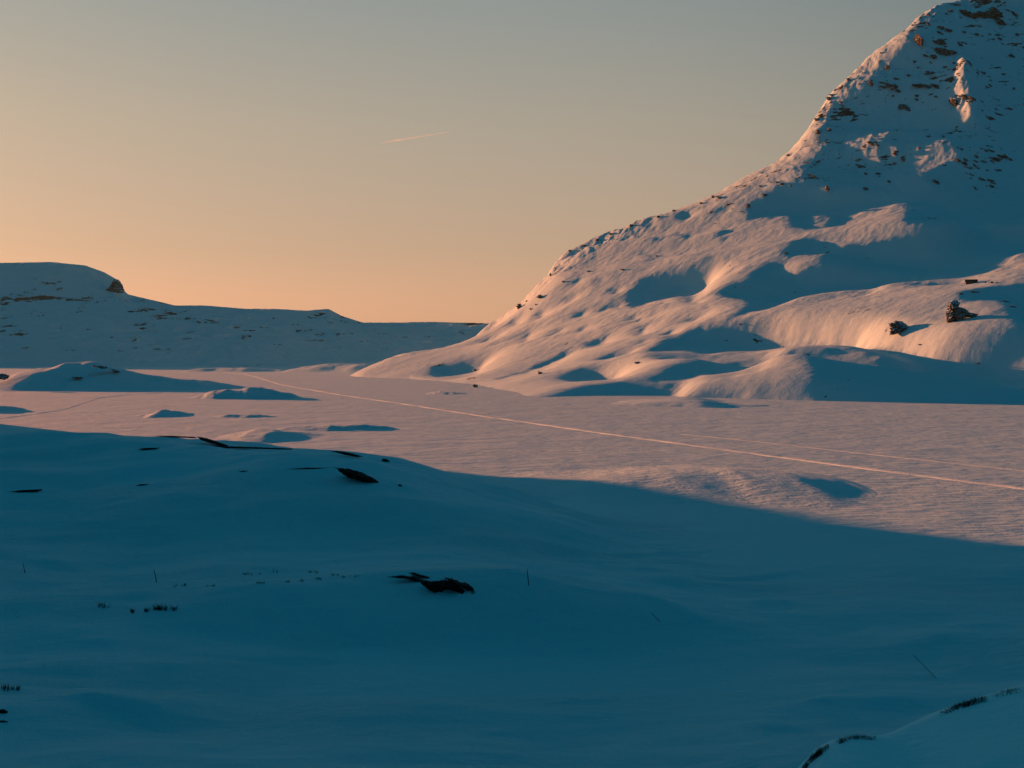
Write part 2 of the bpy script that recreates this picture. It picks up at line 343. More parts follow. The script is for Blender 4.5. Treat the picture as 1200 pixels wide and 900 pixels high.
Hm = H0.copy()
g0 = H0 + SS * TAN
skpy = np.array([q[1] for q in SKY][::-1])
for it in range(9):
    if it > 1:                                     # hold the crest at its height
        pv = np.linspace(400, 1300, 451); dv = np.linspace(1150, 2300, 461)
        PV, DV = np.meshgrid(pv, dv, indexing='ij'); XV = DV * (PV - CX) / F
        ev = (bilerp(Hm, (XV * V[0] + DV * V[1] - T0) / ds, (XV * U[0] + DV * U[1] - S0) / ds) - EYE) / DV
        want = (HY - np.interp(pv, skx, skpy)) / F
        err = blur(((want - ev.max(1)) * np.interp(pv, skx, skd))[:, None].repeat(3, 1), 3)[:, 1]
        pc = CX + F * GX / np.maximum(GY, 50); dc = np.interp(pc, skx, skd)
        H0 = H0 + np.where(domain & (pc > 400) & (pc < 1300), 0.75 * np.interp(pc, pv, err) * smooth01((pc - 410) / 60), 0) * np.exp(-((GY - dc) / 130.0) ** 2)
        g0 = H0 + SS * TAN
    D = np.maximum(GY, 50); px = CX + F * GX / D; py = HY - F * (Hm - EYE) / D
    ii = np.clip((py - RY0).astype(int), 0, MASK.shape[0] - 1); jj = np.clip((px - RX0).astype(int), 0, MASK.shape[1] - 1)
    M = MASK[ii, jj]
    front = domain & (GY < np.interp(px, skx, skd) + 30) & (H0 > -3) & (px < 1240)
    # ground that stands hidden behind nearer ground is left as it is
    pv = np.linspace(360, 1260, 500); dv = np.linspace(660, 2200, 520)
    PV, DV = np.meshgrid(pv, dv, indexing='ij'); XV = DV * (PV - CX) / F
    sv = XV * U[0] + DV * U[1]; tv = XV * V[0] + DV * V[1]
    ev = (bilerp(Hm, (tv - T0) / ds, (sv - S0) / ds) - EYE) / DV
    cover = np.maximum.accumulate(ev, axis=1) - ev
    hid = bilerp(cover, (px - 360) / (pv[1] - pv[0]), (D - 660) / (dv[1] - dv[0])) > 0.0015
    front = front & ~hid
    M = np.where(front, M, 0.5)
    Ms = blur(M, 0.8)
    d0 = np.diff(g0, axis=1, append=g0[:, -1:])
    lp = blur(np.where(front, d0, 0), 18) / np.maximum(blur(front * 1.0, 18), .05); lm = blur(np.where(front, Ms, 0), 18) / np.maximum(blur(front * 1.0, 18), .05)
    rate = np.clip(np.maximum(lp, 0.02 * ds) / np.maximum(lm, 0.12), 0.22 * ds, 0.75 * ds)
    qs = np.where(front, Ms * rate, d0)
    # hollows under the shadow line
    dip = np.zeros_like(H0)
    sh = front & (M < 0.5)
    for r in range(sh.shape[0]):
        row = sh[r]
        if not row.any(): continue
        e = np.flatnonzero(np.diff(np.r_[0, row.view(np.int8), 0]))
        for a, b in zip(e[::2], e[1::2]):
            L = (b - a) * ds; x = (np.arange(a, b) + 0.5 - a) / (b - a)
            dip[r, a:b] = min(0.10 * L, 16) * 3.4 * x ** 1.3 * (1 - x) ** 1.2
    dip = blur(dip, 1.0) * np.interp(GY, [830, 1150], [0.2, 1.0])
    qs = qs - np.where(front, np.diff(dip, axis=1, append=dip[:, -1:]), 0)
    qt = np.diff(g0, axis=0, append=g0[-1:])
    g = poisson(qs, qt, g0, 0.18, 1.2e-3)
    # let every sunlit cell rise above, and every shaded cell stay under, the light grazing over what stands before it
    litc = front & (M > 0.5); shc = front & (M < 0.5)
    rho = RHO * ds
    rise = rho * np.cumsum(litc * (0.4 + 1.15 * smooth01(blur(np.where(front, M, 1.0), 3.0) * 2 - 1)), axis=1)
    depth = np.minimum(0.6 + 0.8 * dip, 11.0)
    for k in range(NIT):
        q = g - rise
        Fm = np.maximum.accumulate(np.where(litc, q, -1e9), axis=1)
        Bm = np.minimum.accumulate(np.where(litc, q, 1e9)[:, ::-1], axis=1)[:, ::-1]
        g1 = np.where(litc, FB * Fm + (1 - FB) * Bm + rise, g)
        top = np.maximum.accumulate(np.where(litc, g1, -1e9), axis=1)
        g1 = np.where(shc & (top > -1e8), np.minimum(g1, top - depth), g1)
        g = blur(g1, 0.8 if k < NIT - 2 else 0.6)
        if k < NIT - 3: g = g + PULL * np.interp(GY, [850, 1150], [NEARP, 1.0]) * blur(np.where(front, g0 - g, 0), 8)
    Hn = g - SS * TAN
    keep = blur(front * 1.0, 3)
    Hm = 0.5 * Hm + 0.5 * (H0 * (1 - keep) + Hn * keep)

def H_mount(x, y):
    s = x * U[0] + y * U[1]; t = x * V[0] + y * V[1]
    h = bilerp(Hm, (t - T0) / ds, (s - S0) / ds)
    k = smooth01((h - 4) / 40) * np.interp(y, [820, 1250], [0.3, 1.0])
    steep = smooth01((h - 130) / 200)
    # gullies running down the slope and small lumps
    h = h + k * (1.1 * fbm(x / 60, y / 60, 3, 21, 0.4) + (0.12 + 2.0 * steep) * (fbm(x / 20, y / 46, 4, 31, ridged=True) - 0.3))
    sd = np.interp(CX + F * x / np.maximum(y, 50), shx, shd)
    h = h - 14.0 * smooth01((sd - 4 - y) / np.interp(x, [-120, 60], [260, 70]))
    crest = np.exp(-((y - np.interp(CX + F * x / np.maximum(y, 50), skx, skd)) / 60.0) ** 2)
    h = h + crest * k * (2.6 * (fbm(x / 24, y / 34, 4, 51, 0.6, ridged=True) - 0.35) * (1 + 1.2 * vnoise(x / 90, y / 90, 57)) + 2.5 * vnoise(x / 75, y / 75, 58))
    h = h + 0.12 * fbm(x / 9, y / 9, 3, 41) * (0.25 + k) + k * 0.3 * (fbm((x + y) / 34, (x - y) / 15, 3, 45, 0.55, ridged=True) - 0.3)
    r0 = np.array([1787 * (1129 - CX) / F, 1787.0]); r1 = np.array([1640 * (1138 - CX) / F, 1640.0]); d = r1 - r0
    t = np.clip(((x - r0[0]) * d[0] + (y - r0[1]) * d[1]) / (d @ d), 0, 1)
    q = np.hypot(x - r0[0] - t * d[0], y - r0[1] - t * d[1]) + 5 * fbm(x / 16, y / 16, 3, 88)
    h = h + 11 * np.exp(-(q / 9.0) ** 2) * (0.5 + 0.5 * np.sin(np.pi * t))
    return h

pxs = np.linspace(372, 1400, 900)
Ds = np.exp(np.linspace(math.log(600), math.log(2450), 860))
PX, DD = np.meshgrid(pxs, Ds)
MX = DD * (PX - CX) / F; MY = DD
MZ = np.maximum(H_mount(MX, MY), -6.0)
mountain = structure(grid_mesh('mountain', MX, MY, MZ, M_MOUNT), 'tall snow covered mountain rising on the right with sunlit ridge and blue shade')

# ------------------------------------------------------------------ far hills
hp, hz = [], []
FAR = [(-900,392,3650),(-600,378,3600),(-260,318,3500),(-100,300,3450),(0,308,3400),(60,307,3400),(100,311,3380),(122,319,3370),(136,327,3360),(143,338,3340),(150,345,3320),(180,352,3300),(205,358,3250),(240,358,3200),(290,362,3200),(320,362,3180),(360,364,3150),(385,362,3150),(400,370,3120),(425,378,3100),(470,378,3120),(500,377,3120),(575,379,3150),(700,385,3150)]
MIDH = [(-900,405,3000),(-900,422,2450),(-550,395,3000),(-550,412,2450),(-200,347,3060),(-100,349,3080),(0,347,3120),(60,349,3120),(130,351,3130),(0,385,2690),(100,385,2690),(200,385,2720),(300,388,2720),(400,395,2700),(500,398,2720),(600,400,2720),(0,412,2470),(150,412,2470),(300,414,2480),(450,416,2480),(600,416,2480),(-200,385,2670),(-200,412,2450)]
for px_, py_, D_ in FAR + MIDH:
    q = W(px_, py_, D_); hp.append(q[:2]); hz.append(q[2])
for px_, py_, D_ in FAR[::2]:
    q = W(px_, py_, D_); r = W(px_, py_, D_ + 350); hp.append(r[:2]); hz.append(q[2] - 70)
for px_ in range(-900, 800, 100):
    D_ = lakeD(429); q = W(px_, 429, D_); hp.append(q[:2]); hz.append(0.5)
    q = W(px_, 429, D_ - 250); hp.append(q[:2]); hz.append(-8)
base_h0 = tps_fit(hp, hz, smooth=0.003, scale=1500.0)
fkx = np.array([q[0] for q in FAR]); fky = np.array([q[1] for q in FAR]); fkd = np.array([q[2] for q in FAR])
_pv = np.linspace(-120, 640, 381); _dv = np.linspace(2300, 3900, 300); _PV, _DV = np.meshgrid(_pv, _dv, indexing='ij')
herr = np.zeros(len(_pv))
def base_h(x, y):
    p = CX + F * x / np.maximum(y, 100); dc = np.interp(p, fkx, fkd)
    return base_h0(x, y) + np.interp(p, _pv, herr) * np.exp(-((y - dc) / np.where(y < dc, 170.0, 260.0)) ** 2)

def H_hill(x, y):
    h = base_h(x, y)
    k = smooth01((h - 2) / 50)
    h = h + k * (7 * fbm(x / 230, y / 130, 5, 61, 0.55) + 6.0 * (fbm(x / 110, y / 70, 4, 71, ridged=True) - 0.3))
    return h + 1.2 * fbm(x / 90, y / 60, 3, 66)

for _k in range(3):
    _e = (H_hill(_DV * (_PV - CX) / F, _DV) - EYE) / _DV
    herr = herr + 0.9 * blur((((HY - np.interp(_pv, fkx, fky)) / F - _e.max(1)) * np.interp(_pv, fkx, fkd))[:, None].repeat(3, 1), 0.8)[:, 1]
hx = np.concatenate([np.linspace(-900, -60, 120)[:-1], np.linspace(-60, 760, 560)]); hd = np.linspace(2150, 3900, 420)
PX, DD = np.meshgrid(hx, hd)
HX = DD * (PX - CX) / F
HZ = np.maximum(H_hill(HX, DD), -4)
hills = structure(grid_mesh('hills', HX, DD, HZ, M_HILL), 'low snowy hills in blue shade along the far side of the lake')

# ------------------------------------------------------------------ frozen lake
lake_me_v = [(-40000, -500, 0), (40000, -500, 0), (40000, 45000, 0), (-40000, 45000, 0)]
lake = structure(py_mesh('frozen_lake', lake_me_v, [(0, 1, 2, 3)], M_LAKE, smooth=False), 'wide flat frozen lake under sunlit snow')

# ------------------------------------------------------------------ foreground snowfield
fp, fz = [], []
FG = [(-150,508,262),(0,510,262),(100,512,262),(200,514,264),(270,521,262),(330,527,258),(420,534,254),(470,546,250),(530,561,247),(600,577,243),
      (380,549,206),(300,552,207),(440,560,202),(500,577,196),(150,570,206),(0,575,206),(-150,572,206),(600,600,200),
      (0,600,190),(200,600,190),(400,600,188),(0,640,176),(200,640,176),(400,640,174),(600,640,180),
      (300,673,150),(400,677,147),(480,673,146),(560,691,141),(640,702,139),(100,690,150),(0,680,155),(-150,680,155),
      (300,740,134),(450,750,132),(600,760,130),(750,745,135),(900,740,137),(0,720,138),(-150,720,138),(150,720,138),
      (0,800,112),(150,810,110),(300,830,107),(450,840,104),(600,850,102),(750,860,100),(900,865,98),(1000,830,106),(1100,800,113),(1200,780,118),(-150,800,112),
      (0,895,88),(300,895,90),(600,895,91),(850,900,88)]
for px_, py_, D_ in FG:
    q = W(px_, py_, D_); fp.append(q[:2]); fz.append(q[2])
for px_, py_, D_ in [(-150,508,262),(0,510,262),(100,512,262),(200,514,264),(270,521,262),(330,527,258),(420,534,254),(500,552,250)]:
    q = W(px_, py_, D_ + 60); fp.append(q[:2]); fz.append(-3.5)
for x_, y_, z_ in [(7,240,0.2),(25,235,-0.3),(60,225,-0.6),(100,215,-0.8),(150,200,-0.8),(20,200,0.6),(60,190,0.3),(100,180,0.3),(150,170,0.4),(20,165,0.8),(60,160,0.8),(100,150,0.9),
                   (160,130,2),(160,90,8),(160,40,16),(0,60,6),(0,40,12.5),(0,20,20),(0,0,26.3),(0,-30,30),(-30,60,6.5),(-40,40,13),(-40,10,23),(-60,-30,31),(60,-30,31),(40,10,25),(150,-30,32),
                   (-80,80,5),(-80,120,4),(-120,60,12),(-120,0,24),(-150,120,9),(-190,200,14),(-190,260,16),(-190,330,6),(0,310,-4),(80,300,-4),(160,280,-4),(-140,400,-4),(-260,420,-3),(-60,380,-5),(60,270,-2.5)]:
    fp.append((x_, y_)); fz.append(z_)
base_f = tps_fit(fp, fz, smooth=0.004, scale=100.0)

KN = [(1260,785,50),(1200,806,50),(1150,820,50),(1100,838,49.5),(1070,852,49),(1045,864,48.5),(1010,864,47),(985,867,46),(962,880,45),(945,900,44)]
kx = np.array([W(*k)[0] for k in KN]); ky = np.array([k[2] for k in KN]); kz = np.array([W(*k)[2] for k in KN])
o_ = np.argsort(kx); kx, ky, kz = kx[o_], ky[o_], kz[o_]

DRIFTS = []
for pl, amp in (([(500,674),(600,680),(660,697),(720,707),(760,715),(840,737),(930,752)], .20), ([(60,815),(87,820),(113,828),(150,833),(210,838)], .30), ([(-40,643),(0,650),(67,663),(127,677),(167,682),(233,683)], .25), ([(1020,824),(1053,818),(1090,826)], .30),
                ([(890,709),(910,706),(932,707.5)], .30), ([(1080,757),(1100,750),(1125,753)], .3), ([(866,863),(887,860),(912,868)], .25), ([(938,827),(975,832)], .2), ([(800,677),(850,680),(927,672),(955,676)], .3),
                ([(1110,735),(1150,737),(1190,734)], .25), ([(0,600),(120,612),(260,606),(380,615)], .25), ([(240,770),(330,776),(420,771)], .2), ([(560,820),(660,828),(740,822)], .18), ([(640,640),(760,650),(860,642)], .3)):
    wp = []
    for px_, py_ in pl:
        dl, dh = 60.0, 260.0
        D_ = np.linspace(dl, dh, 800); hit = np.flatnonzero(base_f(D_ * (px_ - CX) / F, D_) >= EYE + D_ * (HY - py_) / F)
        if len(hit): wp.append((D_[hit[0]] * (px_ - CX) / F, D_[hit[0]]))
    if len(wp) > 1: DRIFTS.append((np.array(wp), amp))

def drift_relief(x, y):
    out = np.zeros_like(x)
    for wp, amp in DRIFTS:
        lo = wp.min(0) - 5; hi = wp.max(0) + 5
        m = (x > lo[0]) & (x < hi[0]) & (y > lo[1]) & (y < hi[1])
        if not m.any(): continue
        X = x[m]; Y = y[m]; best = np.full(X.shape, 1e9); sg = np.zeros(X.shape); tt = np.zeros(X.shape)
        L = np.r_[0, np.cumsum(np.linalg.norm(np.diff(wp, axis=0), axis=1))]
        for i, (a, b) in enumerate(zip(wp[:-1], wp[1:])):
            d = b - a; t = np.clip(((X - a[0]) * d[0] + (Y - a[1]) * d[1]) / (d @ d), 0, 1)
            ex = X - a[0] - t * d[0]; ey = Y - a[1] - t * d[1]; q = np.hypot(ex, ey); k = q < best
            best[k] = q[k]; sg[k] = np.sign(d[0] * ey - d[1] * ex)[k]; tt[k] = ((L[i] + t * (L[i + 1] - L[i])) / L[-1])[k]
        wd = np.where(sg > 0, 2.6, 0.8)
        out[m] += 1.5 * amp * np.exp(-(best / wd) ** 2) * np.sin(np.pi * np.clip(tt, 0.02, 0.98)) ** 0.6
    return out

def H_fore(x, y, knoll=True):
    x = np.asarray(x, float); y = np.asarray(y, float)
    h = base_f(x, y) + drift_relief(x, y)
    h = h + 1.3 * fbm(x / 26, y / 17, 4, 81, 0.45) * smooth01((y - 50) / 60) * smooth01((h + 1.0) / 2.5)
    # the high off-frame hill in the west that keeps the snowfield in shade
    y_c = np.clip(y, -200, 585)
    crest = np.interp(y_c, [-200, 60, 200, 300, 400, 480, 522, 536, 552, 570, 585], [95, 88, 78, 68, 58, 55, 52, 48, 26, 6, 0])
    wdt = np.where(x > -238, 22.0, 60.0)
    h = np.maximum(h * smooth01((460 - y) / 60) - 6 * smooth01((y - 400) / 60), -6) + crest * (1 + 0.14 * fbm(x / 60, y / 30, 3, 92)) * np.exp(-((x + 238) / wdt) ** 2)
    if not knoll: return h
    # the near knoll low on the right
    kc = np.interp(x, kx, kz, right=kz[-1] + 1) - 1.1 * np.maximum(kx[0] - x, 0); kyy = np.interp(x, kx, ky)
    dy = y - kyy
    prof = np.where(dy > 0, kc - 0.22 * dy ** 2, kc + 0.02 * dy - 0.0025 * dy ** 2)
    ok = (y < 75) & (y > 25) & (x > kx[0] - 20)
    dd_ = prof - h
    return np.where(ok, h + np.where(dd_ > 3, dd_, np.log1p(np.exp(np.clip(dd_ * 3, -30, 9))) / 3), h)

fx = np.concatenate([np.linspace(-430, -140, 60)[:-1], np.linspace(-140, 130, 480), np.linspace(130, 260, 30)[1:]])
fy = np.concatenate([np.linspace(-60, 36, 40)[:-1], np.exp(np.linspace(math.log(36), math.log(300), 430)), np.linspace(300, 630, 160)[1:]])
FX, FY = np.meshgrid(fx, fy)
FZ = H_fore(FX, FY)
M_KNOLL = snow_mat('skylit_knoll_snow', [(0.35, (0.5, 1, 1), 4, 0.25), (3.0, (0.5, 1, 1), 4, 0.06), (16.0, (0.8, 1, 1), 2, 0.02)], base=(0.66, 0.90, 0.97), vary=0.03)  # snow colour lightened to stand for the brighter skylight on the knoll
snowfield = structure(grid_mesh('snowfield', FX, FY, FZ, M_FORE), 'shaded blue snowfield rolling down from the camera to the lake')
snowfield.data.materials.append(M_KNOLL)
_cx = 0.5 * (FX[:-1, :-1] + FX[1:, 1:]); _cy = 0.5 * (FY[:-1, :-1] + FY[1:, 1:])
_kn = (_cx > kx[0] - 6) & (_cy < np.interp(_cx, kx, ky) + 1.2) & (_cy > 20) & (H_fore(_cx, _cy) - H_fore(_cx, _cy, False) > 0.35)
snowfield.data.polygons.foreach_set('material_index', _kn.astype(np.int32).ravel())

# ------------------------------------------------------------------ haze
hm_, hn_, hl_, hb_ = new_mat('thin_cold_air')
hv_ = hn_.new('ShaderNodeVolumePrincipled'); hv_.inputs['Color'].default_value = (0.3, 0.8, 1.0, 1); hv_.inputs['Density'].default_value = 1.7e-5; hv_.inputs['Anisotropy'].default_value = 0.2
hn_.remove(hb_); hl_.new(hv_.outputs[0], hn_['Material Output'].inputs['Volume'])
bx = [(x, y, z) for z in (-40.0, 720.0) for x, y in ((-3000, -300), (1800, -300), (1800, 4300), (-3000, 4300))]
haze = py_mesh('haze', bx, [(0, 3, 2, 1), (4, 5, 6, 7), (0, 1, 5, 4), (1, 2, 6, 5), (2, 3, 7, 6), (3, 0, 4, 7)], hm_, smooth=False)
haze['kind'] = 'stuff'; haze['label'] = 'thin evening haze over the valley'

# ------------------------------------------------------------------ islets and drifts on the lake
def mound(name, label, crest, py_base, depth, seed=0, rough=0.2, at=0.5):
    D = lakeD(py_base); Dm = D + depth * at
    cx_ = np.array([Dm * (p[0] - CX) / F for p in crest]); cz_ = np.array([max(0.0, EYE - Dm * (p[1] - HY) / F) for p in crest])
    n, m = 90, 190
    xs = np.linspace(cx_[0], cx_[-1], m); L = cx_[-1] - cx_[0]
    c = np.interp(xs, cx_, cz_); k = max(2, int(m * 0.03)); ker = np.hanning(2 * k + 1); ker /= ker.sum()
    c = np.convolve(np.pad(c, k, mode='edge'), ker, 'valid')
    uu = np.linspace(0, 1, m); c = c * smooth01(np.minimum(uu, 1 - uu) / 0.14)
    ys = np.linspace(D - 0.12 * depth, D + depth * 1.12, n)
    X, Y = np.meshgrid(xs, ys)
    wig = 0.12 * depth * fbm(X / (0.25 * L), Y * 0 + 3.1, 2, seed + 60)
    v = (Y - Dm + wig) / depth
    tpr = np.clip(c / max(c.max(), 0.1), 0.02, 1)[None] ** 0.5
    v = np.abs(np.where(v < 0, v / at, v / (1 - at))) / (0.35 + 0.65 * tpr)
    body = smooth01(1 - v)
    Z = c[None] * body * (1 + rough * fbm(X / (L * .2), Y / (depth * .5), 3, seed + 100)) + rough * 0.16 * c.max() * body * fbm(X / (L * .06 + 2), Y / (depth * .2 + 2), 3, seed + 130)
    e = np.maximum(np.abs((X - xs[0]) / L * 2 - 1), np.abs((Y - ys[0]) / (ys[-1] - ys[0]) * 2 - 1))
    Z = Z - 0.12 - 0.6 * smooth01((e - 0.93) / 0.07)
    return structure(grid_mesh(name, X, Y, Z, M_DRIFT), label)

mound('islet', 'long snowy islet on the lake with a dark rocky crest', [(-70,456),(0,446),(40,433),(75,425.5),(105,427),(140,431.5),(170,438),(210,444),(250,447),(300,451)], 459, 190, 1, at=0.55)
mound('islet', 'low snow islet with bright left tip beside the ski track', [(218,467),(245,460),(265,455.5),(300,454),(325,457),(358,464)], 468, 50, 2)
mound('islet', 'small cone shaped snow mound alone on the lake', [(158,489),(180,484),(194,479),(206,481.5),(230,488)], 490.5, 60, 3, at=0.6)
mound('islet', 'dark rounded islet at the left picture edge', [(-60,470),(-10,473),(15,477),(45,482)], 484, 36, 4)
mound('islet', 'pale snow dome just behind the shaded near ridge', [(222,519),(262,510),(298,503.5),(325,503),(350,507),(375,509.5),(420,511.5),(455,514.5)], 523.5, 85, 5, 0.2, at=0.62)
mound('islet', 'low snow ridge behind the pale dome', [(315,503),(345,499.5),(380,497.5),(425,497.5),(470,502)], 506, 34, 15, 0.3)
mound('islet', 'faint shaded snow swell behind the small cone', [(242,489),(270,485.5),(300,485.5),(332,488.5)], 490, 24, 6)
mound('islet', 'broad rough snow swell in front of the ski track', [(520,573),(620,563),(700,558.5),(790,555),(860,553.5),(925,555.5),(970,561.5),(1015,571),(1070,582)], 601, 105, 21, 0.2)
mound('islet', 'bright little drift at the end of the near ridge', [(430,545),(470,538),(492,535.5),(520,538.5),(560,541),(620,546)], 552, 80, 9, 0.12, at=0.6)
mound('islet', 'long low foothill between the far hills and the mountain toe', [(330,432),(375,428),(425,424.5),(465,425.5),(500,429),(540,433)], 437, 330, 31, 0.3, at=0.6)
mound('islet', 'thin low islet near the mountain toe', [(496,462),(512,458.5),(530,459),(552,462)], 463.5, 70, 10, at=0.6)
mound('islet', 'far low islet below the shaded hills', [(215,434),(240,431),(280,430.5),(345,434)], 436, 150, 11)
mound('islet', 'small bright snow heap at the foot of the mountain', [(800,476.5),(818,472),(830,471),(846,476)], 478, 40, 13, at=0.6)

# ------------------------------------------------------------------ tracks
def track(name, label, pts_px, width, height):
    P = [np.array([lakeD(y) * (x - CX) / F, lakeD(y)]) for x, y in pts_px]
    dense = []
    for a, b in zip(P[:-1], P[1:]):
        n = max(4, int(np.linalg.norm(b - a) / 2.5))
        for k in range(n): dense.append(a + (b - a) * k / n)
    dense.append(P[-1]); Q = np.array(dense)
    for _ in range(12): Q[1:-1] = (Q[:-2] + 2 * Q[1:-1] + Q[2:]) / 4
    T = np.gradient(Q, axis=0); T /= np.linalg.norm(T, axis=1)[:, None]; N = np.stack([-T[:, 1], T[:, 0]], 1)
    wob = 0.2 * width * fbm(np.arange(len(Q)) / 4.0, np.zeros(len(Q)), 3, 77)
    prof = [(-0.5, -0.03), (-0.42, 0.5), (-0.3, 1.0), (-0.15, 0.35), (0, 0.2), (0.15, 0.35), (0.3, 0.95), (0.42, 0.5), (0.5, -0.03)]
    X = np.stack([Q[:, 0] + (a * width + wob) * N[:, 0] for a, _ in prof], 1); Y = np.stack([Q[:, 1] + (a * width + wob) * N[:, 1] for a, _ in prof], 1)
    nz = 1 + 0.7 * fbm(X / 2.4, Y / 2.4, 3, 78) + 0.5 * fbm(X / 23, Y / 23, 2, 79)
    Z = np.stack([np.full(len(Q), b * height) for _, b in prof], 1) * nz + 0.02
    return structure(grid_mesh(name, X, Y, Z, M_TRACK), label)

track('snow_track', 'long bright straight snowmobile track across the lake', [(262,436.5),(285,438),(305,443),(330,451),(400,463),(480,474.5),(560,487),(700,507),(870,530),(1000,547.5),(1200,573),(1330,589)], 2.3, 0.2)
track('snow_track', 'thin second track above the bright one', [(800,509),(900,519),(1000,530.5),(1200,552),(1330,566)], 1.0, 0.08)
track('snow_track', 'trampled winding track across the lake on the left', [(-40,496),(30,486.5),(70,481),(92,474),(112,467),(150,462.5),(190,460.5)], 2.4, 0.10)
track('snow_track', 'thin straight track behind the cone shaped mound', [(110,469),(180,473),(260,478),(335,483)], 0.9, 0.09)

# ------------------------------------------------------------------ finding the ground along a sight line
def ground(px, py, Hf, d0, d1, n=1400):
    D = np.linspace(d0, d1, n); x = D * (px - CX) / F
    hit = Hf(x, D) >= EYE + D * (HY - py) / F
    k = np.flatnonzero(hit)
    return D[k[0]] if len(k) else None

def H_mlow(x, y): return np.maximum(H_mount(x, y), 0)
def H_hlow(x, y): return np.maximum(H_hill(x, y), 0)

# ------------------------------------------------------------------ rocks
def rock_piece(outline, D, thick, seed, V_, Fc, rough=0.12, lean=0.35, sink=0.4, lump=0.4, fine=False):
    """closed lump whose outline is the given sight-line polygon at depth D, with real thickness"""
    P = np.array([(D * (x - CX) / F, EYE + D * (HY - y) / F) for x, y in outline])
    n = 72 if fine else 34
    seg = np.linalg.norm(np.roll(P, -1, 0) - P, axis=1); cum = np.r_[0, np.cumsum(seg)]
    tt = np.linspace(0, cum[-1], n, endpoint=False)
    Q = np.stack([np.interp(tt, cum, np.r_[P[:, k], P[0, k]]) for k in (0, 1)], 1)
    c = Q.mean(0); size = max(np.ptp(P[:, 0]), 1e-3); hgt = np.ptp(P[:, 1])
    lr = np.random.default_rng(seed)
    Q = c + (Q - c) * (1 + rough * lr.normal(0, 1, n))[:, None]
    rings = [1.0, 0.93, 0.82, 0.7, 0.58, 0.45, 0.3, 0.15] if fine else [1.0, 0.82, 0.58, 0.3]
    nr = len(rings); gs = max(0.12 * size, 0.3 * thick)
    base = len(V_); cols = []
    for side in (-1, 1):
        for k, r in enumerate(rings):
            if side == 1 and k == 0: continue
            ring = []
            for i in range(n):
                p = c + (Q[i] - c) * r
                off = side * thick * math.sqrt(max(0, 1 - r * r)) * (1 + lump * (0.5 * lr.normal() if fine else lr.normal()))
                if fine: off += side * thick * 0.9 * (1 - r ** 4) * float(fbm(np.array([p[0] / gs]), np.array([p[1] / gs * 1.6]), 3, seed % 50)[0])
                V_.append((p[0], D + off + lean * (p[1] - c[1]) + thick * sink, p[1])); ring.append(len(V_) - 1)
            cols.append(ring)
        V_.append((c[0], D + side * thick + thick * sink, c[1])); cols.append(len(V_) - 1)
    fr, bk = cols[:nr + 1], cols[nr + 1:]
    def bridge(a, b, flip):
        for i in range(n):
            f = (a[i], a[(i + 1) % n], b[(i + 1) % n], b[i]); Fc.append(f[::-1] if flip else f)
    for a, b in zip(fr[:nr - 1], fr[1:nr]): bridge(a, b, False)
    for i in range(n): Fc.append((fr[nr - 1][i], fr[nr - 1][(i + 1) % n], fr[nr]))
    bridge(fr[0], bk[0], True)
    for a, b in zip(bk[:nr - 2], bk[1:nr - 1]): bridge(a, b, True)
    for i in range(n): Fc.append((bk[nr - 2][(i + 1) % n], bk[nr - 2][i], bk[nr - 1]))

def make_rock(name, pieces, Hf, d0, d1, mat, seed, thick=None, D=None, **kw):
    V_, Fc = [], []
    Dg = D
    for k, o in enumerate(pieces):
        xs = [p[0] for p in o]; ys = [p[1] for p in o]
        if D is None:
            Dg = ground(sum(xs) / len(xs), max(ys) - 0.15 * (max(ys) - min(ys)), Hf, d0, d1) or Dg
        if Dg is None: return None
        hh = (max(ys) - min(ys)) * Dg / F; ww = (max(xs) - min(xs)) * Dg / F
        th = thick if thick else max(0.35 * min(hh, ww), 0.5 * hh)
        rock_piece(o, Dg - th * 0.2, th, seed + k, V_, Fc, **kw)
    if not V_: return None
    a = np.array(V_); c = np.array([a[:, 0].mean(), a[:, 1].mean(), a[:, 2].min()])
    o = py_mesh(name, a - c, Fc, mat, smooth=False); o.location = c
    return o

def blob(px, py, w_, h_, tilt=0.0, n=9, seed=0):
    lr = random.Random(seed * 7 + int(px * 13) + int(py * 31)); out = []
    for k in range(n):
        a = 2 * math.pi * k / n; r = 0.65 + 0.5 * lr.random()
        x = 0.5 * w_ * r * math.cos(a); y = 0.5 * h_ * r * math.sin(a)
        out.append((px + x, py + y + tilt * x))
    return out

# the two cliff outcrops on the lit knob
kA = make_rock('rock_outcrop', [[(1042,379),(1050,376),(1057,376),(1065,382),(1069,387),(1062,389),(1055,390),(1048,392),(1042,393),(1043,385)]], H_mlow, 780, 1500, M_ROCK_CLIFF, 3, thick=3.0, rough=0.04, lump=0.12, sink=0.1, lean=0.2, fine=True)
if kA: thing(kA, 'dark square cliff outcrop low on the sunlit knob below the hut', 'rock')
kB = make_rock('rock_outcrop', [[(1113,353),(1120,351),(1126,354),(1124,358),(1123,366),(1121,378),(1115,380),(1109,379),(1109,367)], [(1121,359),(1131,361),(1136,366),(1147,368),(1142,372),(1132,372),(1123,376),(1118,372)]], H_mlow, 780, 1500, M_ROCK_CLIFF, 5, thick=3.2, rough=0.04, lump=0.12, sink=0.1, lean=0.2, fine=True)
if kB: thing(kB, 'tall dark cliff outcrop patched with snow on the sunlit knob below the hut', 'rock')

